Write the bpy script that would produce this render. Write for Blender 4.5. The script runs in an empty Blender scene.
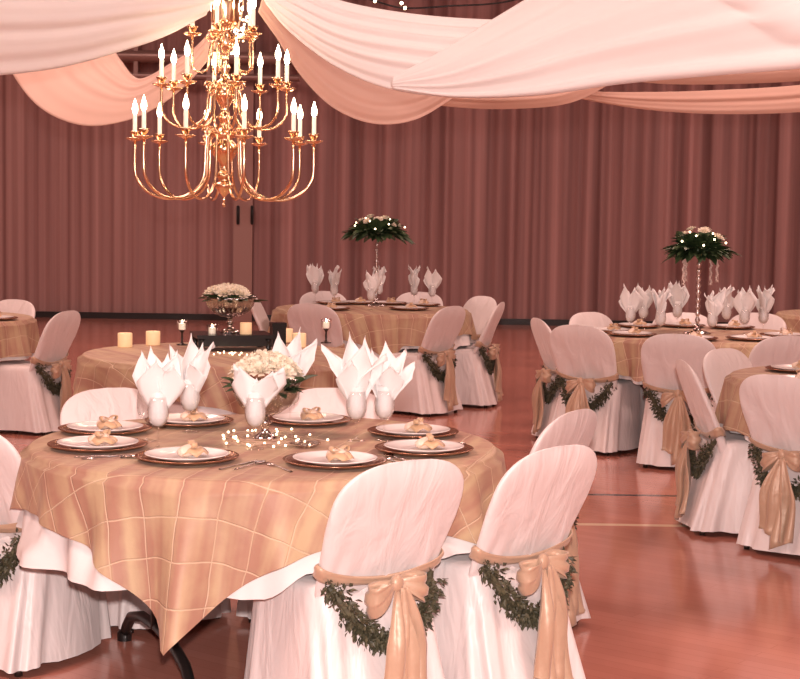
import bpy, math, random
from mathutils import Vector, Matrix
from math import sin, cos, pi, radians, atan2, sqrt, hypot

S = bpy.context.scene
COL = S.collection
R = random.Random(7)

# ------------------------------------------------------------------ camera
F = 1608.0
CAMZ = 1.65
cam_d = bpy.data.cameras.new('camera')
cam_d.sensor_width = 36.0
cam_d.lens = F / 800.0 * 36.0
cam_d.clip_end = 200
cam = bpy.data.objects.new('camera', cam_d)
COL.objects.link(cam)
CAM_ROT = Matrix.Rotation(radians(90) - math.atan(127.5 / F), 3, 'X') @ Matrix.Rotation(radians(0.9), 3, 'Z')
cam.matrix_world = Matrix.Translation((0, 0, CAMZ)) @ CAM_ROT.to_4x4()
S.camera = cam

# ------------------------------------------------------------------ world, lights, exposure
w = bpy.data.worlds.new('world')
S.world = w
w.use_nodes = True
bg = w.node_tree.nodes['Background']
bg.inputs[0].default_value = (1.0, 0.60, 0.54, 1)
bg.inputs[1].default_value = 0.50

def area(name, loc, rot, size, power, color, sizey=None):
    l = bpy.data.lights.new(name, 'AREA')
    l.energy = power
    l.color = color
    l.size = size
    if sizey:
        l.shape = 'RECTANGLE'
        l.size_y = sizey
    o = bpy.data.objects.new(name, l)
    COL.objects.link(o)
    o.location = loc
    o.rotation_euler = rot
    return o

WARM = (1.0, 0.61, 0.53)
# the on-camera flash: a small source just above the lens
fl = bpy.data.lights.new('camera_flash', 'SPOT')
fl.energy = 1220
fl.color = (1.0, 0.84, 0.80)
fl.shadow_soft_size = 0.05
fl.spot_size = radians(60)
fl.spot_blend = 0.5
flo = bpy.data.objects.new('camera_flash', fl)
COL.objects.link(flo)
flo.location = (0.02, -0.05, CAMZ + 0.22)
flo.rotation_euler = (radians(88), 0, 0)
# gym ceiling lamps
for i, (x, y, p) in enumerate([(-4, 3.5, 320), (4, 3.5, 320), (-4, 11, 220), (4, 11, 220), (-4, 18, 190), (4, 18, 190)]):
    area('ceiling_lamp_light', (x, y, 6.35), (0, 0, 0), 2.2, p, WARM)

S.view_settings.view_transform = 'Standard'
S.view_settings.look = 'None'
S.view_settings.gamma = 1.0
S.view_settings.use_curve_mapping = False
S.view_settings.exposure = 0.12

# ------------------------------------------------------------------ pixel helpers (used to read distances off the photograph)
def ray(px, py):
    return CAM_ROT @ Vector(((px - 400.0) / F, (339.5 - py) / F, -1.0))

def at(px, py, D):                       # point at depth D (world y)
    d = ray(px, py)
    return Vector((0, 0, CAMZ)) + d * (D / d.y)

def on(px, py, z):                       # point on the level plane z
    d = ray(px, py)
    return Vector((0, 0, CAMZ)) + d * ((z - CAMZ) / d.z)

# ------------------------------------------------------------------ mesh helpers
class MB:
    def __init__(s):
        s.v = []; s.f = []; s.uv = None
    def add(s, vs, fs):
        o = len(s.v)
        s.v += [tuple(p) for p in vs]
        s.f += [tuple(i + o for i in f) for f in fs]
        return s
    def box(s, c, d, rot=None):
        x, y, z = d[0] / 2, d[1] / 2, d[2] / 2
        vs = [Vector((i * x, j * y, k * z)) for i in (-1, 1) for j in (-1, 1) for k in (-1, 1)]
        if rot is not None:
            vs = [rot @ p for p in vs]
        vs = [p + Vector(c) for p in vs]
        return s.add(vs, [(0, 1, 3, 2), (4, 6, 7, 5), (0, 4, 5, 1), (2, 3, 7, 6), (0, 2, 6, 4), (1, 5, 7, 3)])
    def lathe(s, prof, n=24, c=(0, 0, 0), cap=True, ripple=None):
        rows = []
        vs = []
        for (r, z) in prof:
            for i in range(n):
                a = 2 * pi * i / n
                rr = r * (1 + (ripple[0] * cos(ripple[1] * a) if ripple else 0))
                vs.append((c[0] + rr * cos(a), c[1] + rr * sin(a), c[2] + z))
        fs = []
        for k in range(len(prof) - 1):
            for i in range(n):
                j = (i + 1) % n
                fs.append((k * n + i, k * n + j, (k + 1) * n + j, (k + 1) * n + i))
        if cap:
            if prof[0][0] > 1e-5: fs.append(tuple(range(n - 1, -1, -1)))
            if prof[-1][0] > 1e-5: fs.append(tuple((len(prof) - 1) * n + i for i in range(n)))
        return s.add(vs, fs)
    def tube(s, pts, r, n=8, cap=True):
        pts = [Vector(p) for p in pts]
        rad = r if isinstance(r, (list, tuple)) else [r] * len(pts)
        vs = []; fs = []
        up = Vector((0, 0, 1))
        prev = None
        for i, p in enumerate(pts):
            t = (pts[min(i + 1, len(pts) - 1)] - pts[max(i - 1, 0)]).normalized()
            if prev is None:
                a = up if abs(t.z) < .9 else Vector((1, 0, 0))
                x = t.cross(a).normalized()
            else:
                x = (prev - t * prev.dot(t))
                x = x.normalized() if x.length > 1e-6 else t.orthogonal().normalized()
            prev = x
            y = t.cross(x)
            for k in range(n):
                a = 2 * pi * k / n
                vs.append(p + (x * cos(a) + y * sin(a)) * rad[i])
        for i in range(len(pts) - 1):
            for k in range(n):
                j = (k + 1) % n
                fs.append((i * n + k, i * n + j, (i + 1) * n + j, (i + 1) * n + k))
        if cap:
            fs.append(tuple(range(n - 1, -1, -1)))
            fs.append(tuple((len(pts) - 1) * n + k for k in range(n)))
        return s.add(vs, fs)
    def grid(s, rows, closed=False):
        n = len(rows[0]); vs = [p for r in rows for p in r]; fs = []
        for i in range(len(rows) - 1):
            for k in range(n if closed else n - 1):
                j = (k + 1) % n
                fs.append((i * n + k, i * n + j, (i + 1) * n + j, (i + 1) * n + k))
        return s.add(vs, fs)
    def sphere(s, c, r, n=10, m=7, sc=(1, 1, 1)):
        prof = [(r * sin(pi * k / m), -r * cos(pi * k / m)) for k in range(m + 1)]
        vs = []
        t = MB().lathe([(max(a, 1e-4), b) for a, b in prof], n)
        return s.add([(c[0] + x * sc[0], c[1] + y * sc[1], c[2] + z * sc[2]) for x, y, z in t.v], t.f)
    def mesh(s, name, mat, smooth=True, uv=None, sharp=None):
        me = bpy.data.meshes.new(name)
        me.from_pydata(s.v, [], s.f)
        me.update()
        if smooth:
            me.polygons.foreach_set('use_smooth', [True] * len(me.polygons))
            if sharp:
                me.set_sharp_from_angle(angle=radians(sharp))
        if uv:
            l = me.uv_layers.new(name='UVMap')
            for lp in me.loops:
                l.data[lp.index].uv = uv[lp.vertex_index]
        if mat: me.materials.append(mat)
        return me
    def build(s, name, mat, parent=None, smooth=True, uv=None, solid=0, sub=0, sharp=None):
        o = bpy.data.objects.new(name, s.mesh(name, mat, smooth, uv, sharp))
        COL.objects.link(o)
        if parent: o.parent = parent
        if solid:
            m = o.modifiers.new('thick', 'SOLIDIFY'); m.thickness = solid; m.offset = 0
        if sub:
            m = o.modifiers.new('sub', 'SUBSURF'); m.levels = sub; m.render_levels = sub
        return o

def tag(o, label, cat, group=None):
    o['label'] = label; o['category'] = cat
    if group: o['group'] = group
    return o

def structure(o):
    o['kind'] = 'structure'
    return o

def empty(name, loc=(0, 0, 0), rz=0):
    o = bpy.data.objects.new(name, None)
    COL.objects.link(o)
    o.location = loc; o.rotation_euler = (0, 0, rz)
    o.empty_display_size = .05
    return o

KIDS = {}
def copy_tree(o, parent=None):
    c = o.copy(); COL.objects.link(c)
    if parent: c.parent = parent
    for ch in list(o.children):
        copy_tree(ch, c)
    return c

class Kind:
    """one built original; the first use moves it, later uses copy it"""
    def __init__(s, make): s.make = make; s.o = None
    def put(s, loc, rz, label, cat, group=None, scale=None):
        if s.o is None:
            s.o = s.make(); o = s.o
        else:
            o = copy_tree(s.o)
        o.location = loc; o.rotation_euler = (0, 0, rz)
        if scale: o.scale = scale if isinstance(scale, tuple) else (scale, scale, scale)
        if 'group' in o: del o['group']
        return tag(o, label, cat, group)

# ------------------------------------------------------------------ materials
def mat(name, color, rough=.6, metal=0, sheen=0, spec=.5, trans=0, bump=None, var=None, emis=None, coat=0):
    m = bpy.data.materials.new(name); m.use_nodes = True
    nt = m.node_tree; b = nt.nodes['Principled BSDF']
    b.inputs['Base Color'].default_value = (*color, 1)
    b.inputs['Roughness'].default_value = rough
    b.inputs['Metallic'].default_value = metal
    b.inputs['Specular IOR Level'].default_value = spec
    b.inputs['Sheen Weight'].default_value = sheen
    b.inputs['Coat Weight'].default_value = coat
    tc = nt.nodes.new('ShaderNodeTexCoord')
    if emis:
        b.inputs['Emission Color'].default_value = (*emis[0], 1)
        b.inputs['Emission Strength'].default_value = emis[1]
    if bump:
        n = nt.nodes.new('ShaderNodeTexNoise'); n.inputs['Scale'].default_value = bump[0]
        n.inputs['Detail'].default_value = 3
        bp = nt.nodes.new('ShaderNodeBump'); bp.inputs['Strength'].default_value = bump[1]
        bp.inputs['Distance'].default_value = bump[2] if len(bump) > 2 else .01
        nt.links.new(tc.outputs['Object'], n.inputs['Vector'])
        nt.links.new(n.outputs['Fac'], bp.inputs['Height'])
        nt.links.new(bp.outputs['Normal'], b.inputs['Normal'])
    if var:
        n = nt.nodes.new('ShaderNodeTexNoise'); n.inputs['Scale'].default_value = var[0]
        r = nt.nodes.new('ShaderNodeValToRGB')
        r.color_ramp.elements[0].color = (*var[1], 1); r.color_ramp.elements[0].position = .3
        r.color_ramp.elements[1].color = (*color, 1); r.color_ramp.elements[1].position = .7
        nt.links.new(tc.outputs['Object'], n.inputs['Vector'])
        nt.links.new(n.outputs['Fac'], r.inputs['Fac'])
        nt.links.new(r.outputs['Color'], b.inputs['Base Color'])
    if trans:
        t = nt.nodes.new('ShaderNodeBsdfTranslucent')
        t.inputs['Color'].default_value = (*color, 1)
        mx = nt.nodes.new('ShaderNodeMixShader'); mx.inputs[0].default_value = trans
        nt.links.new(b.outputs[0], mx.inputs[1]); nt.links.new(t.outputs[0], mx.inputs[2])
        nt.links.new(mx.outputs[0], nt.nodes['Material Output'].inputs['Surface'])
    return m

def glass_mat(name, tint=(1, 1, 1), rough=.04, body=.05):
    m = bpy.data.materials.new(name); m.use_nodes = True
    nt = m.node_tree; nt.nodes.remove(nt.nodes['Principled BSDF'])
    t = nt.nodes.new('ShaderNodeBsdfTransparent'); t.inputs[0].default_value = (*tint, 1)
    g = nt.nodes.new('ShaderNodeBsdfGlossy'); g.inputs['Roughness'].default_value = rough
    lw = nt.nodes.new('ShaderNodeLayerWeight'); lw.inputs['Blend'].default_value = .35
    mp = nt.nodes.new('ShaderNodeMapRange')
    mp.inputs['To Min'].default_value = body; mp.inputs['To Max'].default_value = .36
    mx = nt.nodes.new('ShaderNodeMixShader')
    nt.links.new(lw.outputs['Facing'], mp.inputs['Value'])
    nt.links.new(mp.outputs[0], mx.inputs[0])
    nt.links.new(t.outputs[0], mx.inputs[1]); nt.links.new(g.outputs[0], mx.inputs[2])
    nt.links.new(mx.outputs[0], nt.nodes['Material Output'].inputs['Surface'])
    return m

M = {}
M['cover'] = mat('white_polyester', (.75, .68, .665), .42, sheen=.25, bump=(1.0, .5, .03))
_nt = M['cover'].node_tree
_mp = _nt.nodes.new('ShaderNodeMapping'); _mp.inputs['Scale'].default_value = (11, 11, 2.6)
_n = [q for q in _nt.nodes if q.type == 'TEX_NOISE'][0]
_n.inputs['Distortion'].default_value = .6
_tc = [q for q in _nt.nodes if q.type == 'TEX_COORD'][0]
_nt.links.new(_tc.outputs['Object'], _mp.inputs[0]); _nt.links.new(_mp.outputs[0], _n.inputs['Vector'])
M['linen'] = mat('white_linen', (.76, .73, .72), .6, bump=(14, .25, .01))
M['napkin'] = mat('napkin_cloth', (.88, .86, .85), .7, trans=.12)
M['satin'] = mat('gold_satin', (.50, .335, .23), .42, metal=.1, sheen=.25, spec=.5, bump=(9, .4, .03))
M['leaf'] = mat('garland_leaf', (.03, .03, .017), .55, var=(45, (.115, .10, .055)))
M['green'] = mat('foliage_green', (.025, .05, .02), .5, var=(20, (.05, .09, .035)))
M['rose'] = mat('ivory_petals', (.86, .80, .66), .6, trans=.2)
M['china'] = mat('white_china', (.88, .85, .83), .18, coat=.3)
M['charger'] = mat('copper_charger', (.42, .21, .13), .22, metal=.8)
M['organza'] = mat('gold_organza', (.70, .47, .28), .4, sheen=.3, trans=.2)
M['candy'] = mat('favour_filling', (.78, .62, .50), .4, bump=(80, .6, .01))
M['silver'] = mat('polished_silver', (.75, .68, .66), .15, metal=1)
M['brass'] = mat('polished_brass', (.98, .70, .46), .18, metal=1)
M['black'] = mat('black_paint', (.012, .010, .010), .35)
M['darkmetal'] = mat('dark_bronze', (.05, .035, .03), .3, metal=.6)
M['tray'] = mat('black_tray', (.008, .008, .008), .25)
M['wax'] = mat('ivory_wax', (.90, .68, .42), .45, emis=((1, .62, .30), .28))
M['candle'] = mat('candle_sleeve', (.92, .88, .78), .4, emis=((1, .80, .55), .35))
M['flame'] = mat('lit_bulb', (1, .9, .7), .3, emis=((1, .80, .52), 30))
M['fairy'] = mat('fairy_bulb', (1, .9, .7), .3, emis=((1, .74, .45), 7))
M['wire'] = mat('clear_wire', (.55, .38, .28), .4)
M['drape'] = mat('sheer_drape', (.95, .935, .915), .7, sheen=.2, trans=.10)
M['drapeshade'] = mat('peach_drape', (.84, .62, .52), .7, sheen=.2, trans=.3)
M['bare'] = mat('table_laminate', (.30, .22, .17), .5)
M['pearl'] = mat('pearl_strand', (.75, .60, .55), .25)
M['glass'] = glass_mat('clear_glass')
M['crystal'] = glass_mat('cut_glass', (.90, .85, .83), .16, .34)
M['pipe'] = mat('painted_steel', (.30, .19, .17), .35, metal=.3)
M['ceiling'] = mat('ceiling_paint', (.22, .15, .14), .9)
M['lampface'] = mat('lamp_diffuser', (1, .9, .8), .5, emis=((1, .8, .65), 2.0))

def gold_cloth(name):
    """crinkled gold taffeta with a grid of raised pintucks (uv = flat cloth coordinates in metres)"""
    m = bpy.data.materials.new(name); m.use_nodes = True
    nt = m.node_tree; L = nt.links.new
    b = nt.nodes['Principled BSDF']
    b.inputs['Roughness'].default_value = .52
    b.inputs['Sheen Weight'].default_value = .05
    b.inputs['Specular IOR Level'].default_value = .3
    uv = nt.nodes.new('ShaderNodeUVMap')
    ns = nt.nodes.new('ShaderNodeTexNoise'); ns.inputs['Scale'].default_value = 5
    L(uv.outputs[0], ns.inputs['Vector'])
    wob = nt.nodes.new('ShaderNodeMixRGB'); wob.blend_type = 'LINEAR_LIGHT'; wob.inputs[0].default_value = .016
    L(uv.outputs[0], wob.inputs[1]); L(ns.outputs['Color'], wob.inputs[2])
    sep = nt.nodes.new('ShaderNodeSeparateXYZ'); L(wob.outputs[0], sep.inputs[0])
    def math(op, a, bb=None):
        n = nt.nodes.new('ShaderNodeMath'); n.operation = op
        for i, q in enumerate((a, bb)):
            if q is None: continue
            if isinstance(q, (int, float)): n.inputs[i].default_value = q
            else: L(q, n.inputs[i])
        return n.outputs[0]
    cell = .135
    ridge = []
    chk = []
    for k in 'XY':
        t = math('DIVIDE', sep.outputs[k], cell)
        fr = math('FRACT', t)
        d = math('ABSOLUTE', math('SUBTRACT', fr, .5))            # .5 at the tuck line
        r = nt.nodes.new('ShaderNodeMapRange'); r.inputs['From Min'].default_value = .47; r.inputs['From Max'].default_value = .5
        L(d, r.inputs['Value']); ridge.append(r.outputs[0])
        chk.append(math('MODULO', math('FLOOR', t), 2))
    rd = math('MAXIMUM', ridge[0], ridge[1])
    # sheen of the folds, painted into the colour as pink and khaki stripes
    mp = nt.nodes.new('ShaderNodeMapping'); mp.inputs['Scale'].default_value = (.7, 13, 1)
    L(uv.outputs[0], mp.inputs[0])
    st = nt.nodes.new('ShaderNodeTexNoise'); st.inputs['Scale'].default_value = 1.0; st.inputs['Detail'].default_value = 2
    L(mp.outputs[0], st.inputs['Vector'])
    n2 = nt.nodes.new('ShaderNodeTexNoise'); n2.inputs['Scale'].default_value = 9; n2.inputs['Detail'].default_value = 4
    L(uv.outputs[0], n2.inputs['Vector'])
    ramp = nt.nodes.new('ShaderNodeValToRGB')
    ramp.color_ramp.elements[0].color = (.37, .205, .145, 1); ramp.color_ramp.elements[0].position = .41
    ramp.color_ramp.elements[1].color = (.49, .36, .225, 1); ramp.color_ramp.elements[1].position = .59
    L(math('ADD', math('MULTIPLY', st.outputs['Fac'], .72), math('MULTIPLY', n2.outputs['Fac'], .28)), ramp.inputs['Fac'])
    mx = nt.nodes.new('ShaderNodeMixRGB'); mx.inputs[2].default_value = (.70, .53, .37, 1)
    L(math('MULTIPLY', rd, .8), mx.inputs[0]); L(ramp.outputs[0], mx.inputs[1])
    L(mx.outputs[0], b.inputs['Base Color'])
    h = math('ADD', math('MULTIPLY', rd, 1.0), math('MULTIPLY', n2.outputs['Fac'], .9))
    bp = nt.nodes.new('ShaderNodeBump'); bp.inputs['Strength'].default_value = .45; bp.inputs['Distance'].default_value = .010
    L(h, bp.inputs['Height']); L(bp.outputs[0], b.inputs['Normal'])
    return m
M['gold'] = gold_cloth('gold_pintuck_taffeta')

def floor_mat():
    m = bpy.data.materials.new('maple_gym_floor'); m.use_nodes = True
    nt = m.node_tree; L = nt.links.new; b = nt.nodes['Principled BSDF']
    tc = nt.nodes.new('ShaderNodeTexCoord')
    mp = nt.nodes.new('ShaderNodeMapping'); mp.inputs['Rotation'].default_value = (0, 0, radians(38))
    L(tc.outputs['Object'], mp.inputs[0])
    br = nt.nodes.new('ShaderNodeTexBrick')
    br.inputs['Scale'].default_value = 1; br.inputs['Brick Width'].default_value = 1.3; br.inputs['Row Height'].default_value = .07
    br.inputs['Mortar Size'].default_value = .0012
    br.inputs['Color1'].default_value = (.50, .20, .148, 1); br.inputs['Color2'].default_value = (.45, .175, .128, 1)
    br.inputs['Mortar'].default_value = (.36, .135, .095, 1)
    L(mp.outputs[0], br.inputs['Vector'])
    n = nt.nodes.new('ShaderNodeTexNoise'); n.inputs['Scale'].default_value = 1.4; n.inputs['Detail'].default_value = 4
    L(tc.outputs['Object'], n.inputs['Vector'])
    mx = nt.nodes.new('ShaderNodeMixRGB'); mx.blend_type = 'OVERLAY'; mx.inputs[0].default_value = .25
    L(br.outputs['Color'], mx.inputs[1]); L(n.outputs['Fac'], mx.inputs[2])
    sep = nt.nodes.new('ShaderNodeSeparateXYZ'); L(tc.outputs['Object'], sep.inputs[0])
    cur = mx.outputs[0]
    for y0, wd, c in ((9.42, .03, (.07, .04, .04)), (8.50, .03, (.70, .52, .36))):
        a = nt.nodes.new('ShaderNodeMath'); a.operation = 'SUBTRACT'; a.inputs[1].default_value = y0; L(sep.outputs['Y'], a.inputs[0])
        ab = nt.nodes.new('ShaderNodeMath'); ab.operation = 'ABSOLUTE'; L(a.outputs[0], ab.inputs[0])
        lt = nt.nodes.new('ShaderNodeMath'); lt.operation = 'LESS_THAN'; lt.inputs[1].default_value = wd; L(ab.outputs[0], lt.inputs[0])
        q = nt.nodes.new('ShaderNodeMixRGB'); q.inputs[2].default_value = (*c, 1)
        L(lt.outputs[0], q.inputs[0]); L(cur, q.inputs[1]); cur = q.outputs[0]
    L(cur, b.inputs['Base Color'])
    b.inputs['Roughness'].default_value = .2
    b.inputs['Specular IOR Level'].default_value = .6
    r = nt.nodes.new('ShaderNodeMapRange'); r.inputs['To Min'].default_value = .09; r.inputs['To Max'].default_value = .20
    L(n.outputs['Fac'], r.inputs['Value']); L(r.outputs[0], b.inputs['Roughness'])
    return m

def curtain_mat(name, c1, c2, sx):
    m = bpy.data.materials.new(name); m.use_nodes = True
    nt = m.node_tree; L = nt.links.new; b = nt.nodes['Principled BSDF']
    tc = nt.nodes.new('ShaderNodeTexCoord')
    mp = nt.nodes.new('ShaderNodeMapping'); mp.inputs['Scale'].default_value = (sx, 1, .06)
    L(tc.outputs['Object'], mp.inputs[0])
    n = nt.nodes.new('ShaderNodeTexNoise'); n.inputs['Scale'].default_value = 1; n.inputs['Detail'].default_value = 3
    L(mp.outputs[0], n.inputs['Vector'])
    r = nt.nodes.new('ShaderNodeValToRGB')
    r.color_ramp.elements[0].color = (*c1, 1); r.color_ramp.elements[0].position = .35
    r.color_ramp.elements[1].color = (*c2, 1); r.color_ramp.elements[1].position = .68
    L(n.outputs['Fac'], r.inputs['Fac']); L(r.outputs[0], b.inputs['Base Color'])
    b.inputs['Roughness'].default_value = .75
    return m

# ------------------------------------------------------------------ the setting
WALLD = 24.05
fb = MB().grid([[(-11, y, 0), (11, y, 0)] for y in (-4, 6, 15, WALLD + .4)])
structure(fb.build('floor', floor_mat(), smooth=False))
structure(MB().box((0, 10.2, 6.55), (22.4, 29.2, .1)).build('ceiling', M['ceiling'], smooth=False))
wallpaint = mat('wall_paint', (.42, .26, .22), .85)
structure(MB().box((-11.05, 10.2, 3.25), (.1, 29.2, 6.6)).build('wall_left', wallpaint, smooth=False))
structure(MB().box((11.05, 10.2, 3.25), (.1, 29.2, 6.6)).build('wall_right', wallpaint, smooth=False))
# folding partition: narrow flutes on the left, deep pleats on the right
XS = -2.35
def partition(x0, x1, period, depth, profile):
    rows = [[], []]
    n = int((x1 - x0) / period * 12)
    for i in range(n + 1):
        x = x0 + (x1 - x0) * i / n
        t = ((x - x0) / period)
        y = WALLD - depth * profile(t)
        rows[0].append((x, y, 0.0)); rows[1].append((x, y, 6.5))
    return MB().grid(rows)
pr_f = lambda t: .5 + .28 * cos(2 * pi * t) + .22 * (1 if int(t) % 4 == 0 else 0) * (1 - cos(2 * pi * t)) * .5
pr_p = lambda t: (.5 + .42 * sin(2 * pi * t) + .12 * sin(4 * pi * t + .6)) * (.75 + .25 * sin(t * 1.7)) + .12 * sin(t * 4.1)
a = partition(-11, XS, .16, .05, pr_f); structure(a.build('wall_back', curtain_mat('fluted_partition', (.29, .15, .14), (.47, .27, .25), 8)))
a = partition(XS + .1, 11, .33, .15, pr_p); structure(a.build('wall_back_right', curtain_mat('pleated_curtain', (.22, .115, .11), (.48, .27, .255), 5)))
structure(MB().box((XS + .0, WALLD - .13, 3.25), (.28, .16, 6.5)).build('trim_1', mat('post_paint', (.36, .21, .185), .6), smooth=False))
structure(MB().box((0, WALLD - .14, .045), (22, .06, .09)).build('baseboard_back', M['black'], smooth=False))
# two dark slots on the post
for dx, lb in ((-.085, 'dark upright slot, left of two on the pale wall post'), (.075, 'dark upright slot, right of two on the pale wall post')):
    p = at(238 if dx < 0 else 252, 215, WALLD - .23)
    t = empty('door_hinge', (p.x, WALLD - .222, p.z - .12))
    MB().box((0, 0, .12), (.045, .02, .26)).build('plate', M['black'], t, smooth=False)
    MB().tube([(0, -.012, -.02), (0, -.012, .26)], .012, 8).build('pin', M['black'], t)
    tag(t, lb, 'hinge')

# steel pipe high on the partition
p0 = at(118, 56, WALLD - .35); p1 = at(300, 52, WALLD - .35)
pb = empty('ceiling_pipe', ((p0.x + p1.x) / 2, WALLD - .35, p0.z))
hl = (p1.x - p0.x) / 2
MB().tube([(-hl, 0, 0), (hl, 0, 0)], .09, 14).build('pipe', M['pipe'], pb, sharp=40)
MB().tube([(-hl, 0, -.28), (hl, 0, -.28)], .05, 12).build('conduit', M['pipe'], pb, sharp=40)
for x in (-hl * .8, 0, hl * .8):
    MB().box((x, .08, .0), (.06, .25, .72)).build('bracket', M['pipe'], pb, smooth=False)
tag(pb, 'grey steel pipe running high across the partition behind the chandelier', 'pipe')

# ceiling lamps
def make_lamp():
    r = empty('ceiling_lamp')
    MB().box((0, 0, 0.045), (2.3, 2.3, .09)).build('frame', M['pipe'], r, smooth=False)
    MB().box((0, 0, -.005), (2.1, 2.1, .01)).build('diffuser', M['lampface'], r, smooth=False)
    return r

# ------------------------------------------------------------------ tables and cloths
TR = .822
def table_center(px, py):
    p = on(px, py, .81); return (p.x, p.y)
T1 = table_center(265, 442)
T2 = table_center(228, 353)
T3 = table_center(372, 308)
T4 = table_center(701, 333)
_e = on(738, 376, .81); T5 = (_e.x + TR * .99, _e.y)
_e = on(28, 318, .81); T6 = (_e.x - TR, _e.y)
_e = on(781, 313, .81); T7 = (_e.x + TR, _e.y)

def make_table():
    r = empty('folding_table')
    MB().lathe([(.80, .765), (.825, .765), (.83, .772), (.83, .792), (.825, .797), (.0001, .797)], 64).build('tabletop', M['bare'], r, sharp=40)
    MB().box((0, .42, .75), (.9, .05, .03)).box((0, -.42, .75), (.9, .05, .03)).build('apron', M['black'], r, smooth=False)
    for sx in (-1, 1):
        MB().tube([(sx * .40, 0, .75), (sx * .40, 0, .16)], .022, 10).build('post', M['black'], r)
        MB().tube([(sx * .40, y, z) for y, z in ((-.46, .02), (-.43, .06), (-.36, .115), (-.2, .155), (0, .165), (.2, .155), (.36, .115), (.43, .06), (.46, .02))], .02, 10).build('leg', M['black'], r)
        MB().tube([(sx * .40, 0, .30), (sx * .06, 0, .74)], .010, 8).build('brace', M['black'], r)
        for sy in (-1, 1):
            MB().lathe([(.028, 0), (.028, .03), (.018, .04)], 12, (sx * .40, sy * .46, 0)).build('foot', M['black'], r, sharp=40)
    return r

def cloth(R0, z0, dropf, outf, nth=216, nd=20, nr=14, hemlift=None):
    """round table cloth: flat disc, rolled edge, hanging drop; returns MB and flat uv"""
    mb = MB(); uv = []
    rows = []
    for k in range(nr + 1):
        r = max(.002, R0 * k / nr)
        rows.append([(r, z0, r)] * nth)
    rr = .018
    for k in range(1, 4):
        a = k / 3 * pi / 2
        rows.append([(R0 + rr * sin(a), z0 - rr * (1 - cos(a)), R0 + rr * a)] * nth)
    for k in range(1, nd + 1):
        row = []
        for i in range(nth):
            th = 2 * pi * i / nth
            d = dropf(th) * k / nd
            o = outf(th, d, k / nd)
            row.append((R0 + rr + o, z0 - rr - d, R0 + rr * 1.6 + d))
        rows.append(row)
    grid = []
    for row in rows:
        g = []
        for i, (r, z, s) in enumerate(row):
            th = 2 * pi * i / nth
            g.append((r * cos(th), r * sin(th), z)); uv.append((s * cos(th), s * sin(th)))
        grid.append(g)
    mb.grid(grid, closed=True)
    return mb, uv

def ang(a, b):
    return (a - b + pi) % (2 * pi) - pi

def make_cloths(seed, corner, drop=.34, chairs=(), amp=1.0):
    """the white cloth and the square gold overlay lying on it"""
    rr = random.Random(seed)
    ph = [rr.uniform(0, 6.28) for _ in range(6)]
    def tuck(th, d, lim):                               # hems rest higher where a chair is pushed in
        for c in chairs:
            x = abs(ang(th, c)) / radians(15)
            if x < 1.7:
                t = 1 if x < 1 else max(0, 1 - (x - 1) / .7)
                t = t * t * (3 - 2 * t)
                d = d * (1 - t) + min(d, lim) * t
        return d
    def udrop(th):
        return tuck(th, drop + .012 * sin(3 * th + ph[0]) + .006 * sin(7 * th + ph[1]), .262)
    def odrop(th):
        f = ang(th, corner + pi / 4) % (pi / 2)
        if f > pi / 4: f -= pi / 2
        sq = (1 / cos(f) - 1) / (sqrt(2) - 1)           # 0 mid side, 1 at the corner
        return tuck(th, .165 + .335 * amp * sq ** 1.0 + .004 * sin(9 * th + ph[2]), .24)
    def oout(th, d, v):
        f = ang(th, corner + pi / 4) % (pi / 2) - pi / 4 # 0 at a corner
        f = ang(th, corner) % (pi / 2)
        if f > pi / 4: f -= pi / 2
        cone = math.exp(-(f / .26) ** 2)
        return .022 + d * (.10 + .04 * cone + (.10 + .06 * cone) * sin(17 * th + ph[3] + 1.2 * sin(4 * th + ph[4])) + .03 * sin(37 * th + ph[5]))
    def uout(th, d, v):
        own = .006 + d * (.14 + .12 * sin(13 * th + ph[1] + .8 * sin(3 * th)) + .05 * sin(29 * th + ph[2]))
        od = odrop(th) + .02
        cap = oout(th, d, v) - .014
        if d < od: return min(own, cap)
        k = min(1, (d - od) / .10)
        return min(own, cap) * (1 - k) + own * k if own > cap else own
    mb, uv = cloth(TR, .8035, udrop, uout, nd=26)
    a = mb.build('white_tablecloth', M['linen'], uv=uv)
    mb, uv = cloth(TR + .004, .8065, odrop, oout, nth=288, nd=26)
    c, s = cos(-corner), sin(-corner)
    uv = [(x * c - y * s, x * s + y * c) for x, y in uv]
    return a, mb.build('gold_overlay', M['gold'], uv=uv)
TOPZ = .8075

# ------------------------------------------------------------------ covered chair
SLOPE = .47
def sgnpow(v, p):
    return math.copysign(abs(v) ** p, v)
CH_TOP = .845
def back_c(z):
    return -.205 - SLOPE * (z - .45)
def back_w(z):
    if z < .70: w = .212 + .036 * min(1, max(0, (z - .42) / .24)) ** .8
    else: w = .248
    if z > .69:
        q = min(1, (z - .69) / (CH_TOP - .69))
        w *= max(0, 1 - q ** 2.7) ** (1 / 2.7)
    return max(w, .004)
def back_t(z):
    q = max(0, (z - .70) / (CH_TOP - .70))
    return (.040 - .012 * min(1, (z - .42) / .3)) * max(.12, (1 - q ** 3)) if z < CH_TOP else .003

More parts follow.
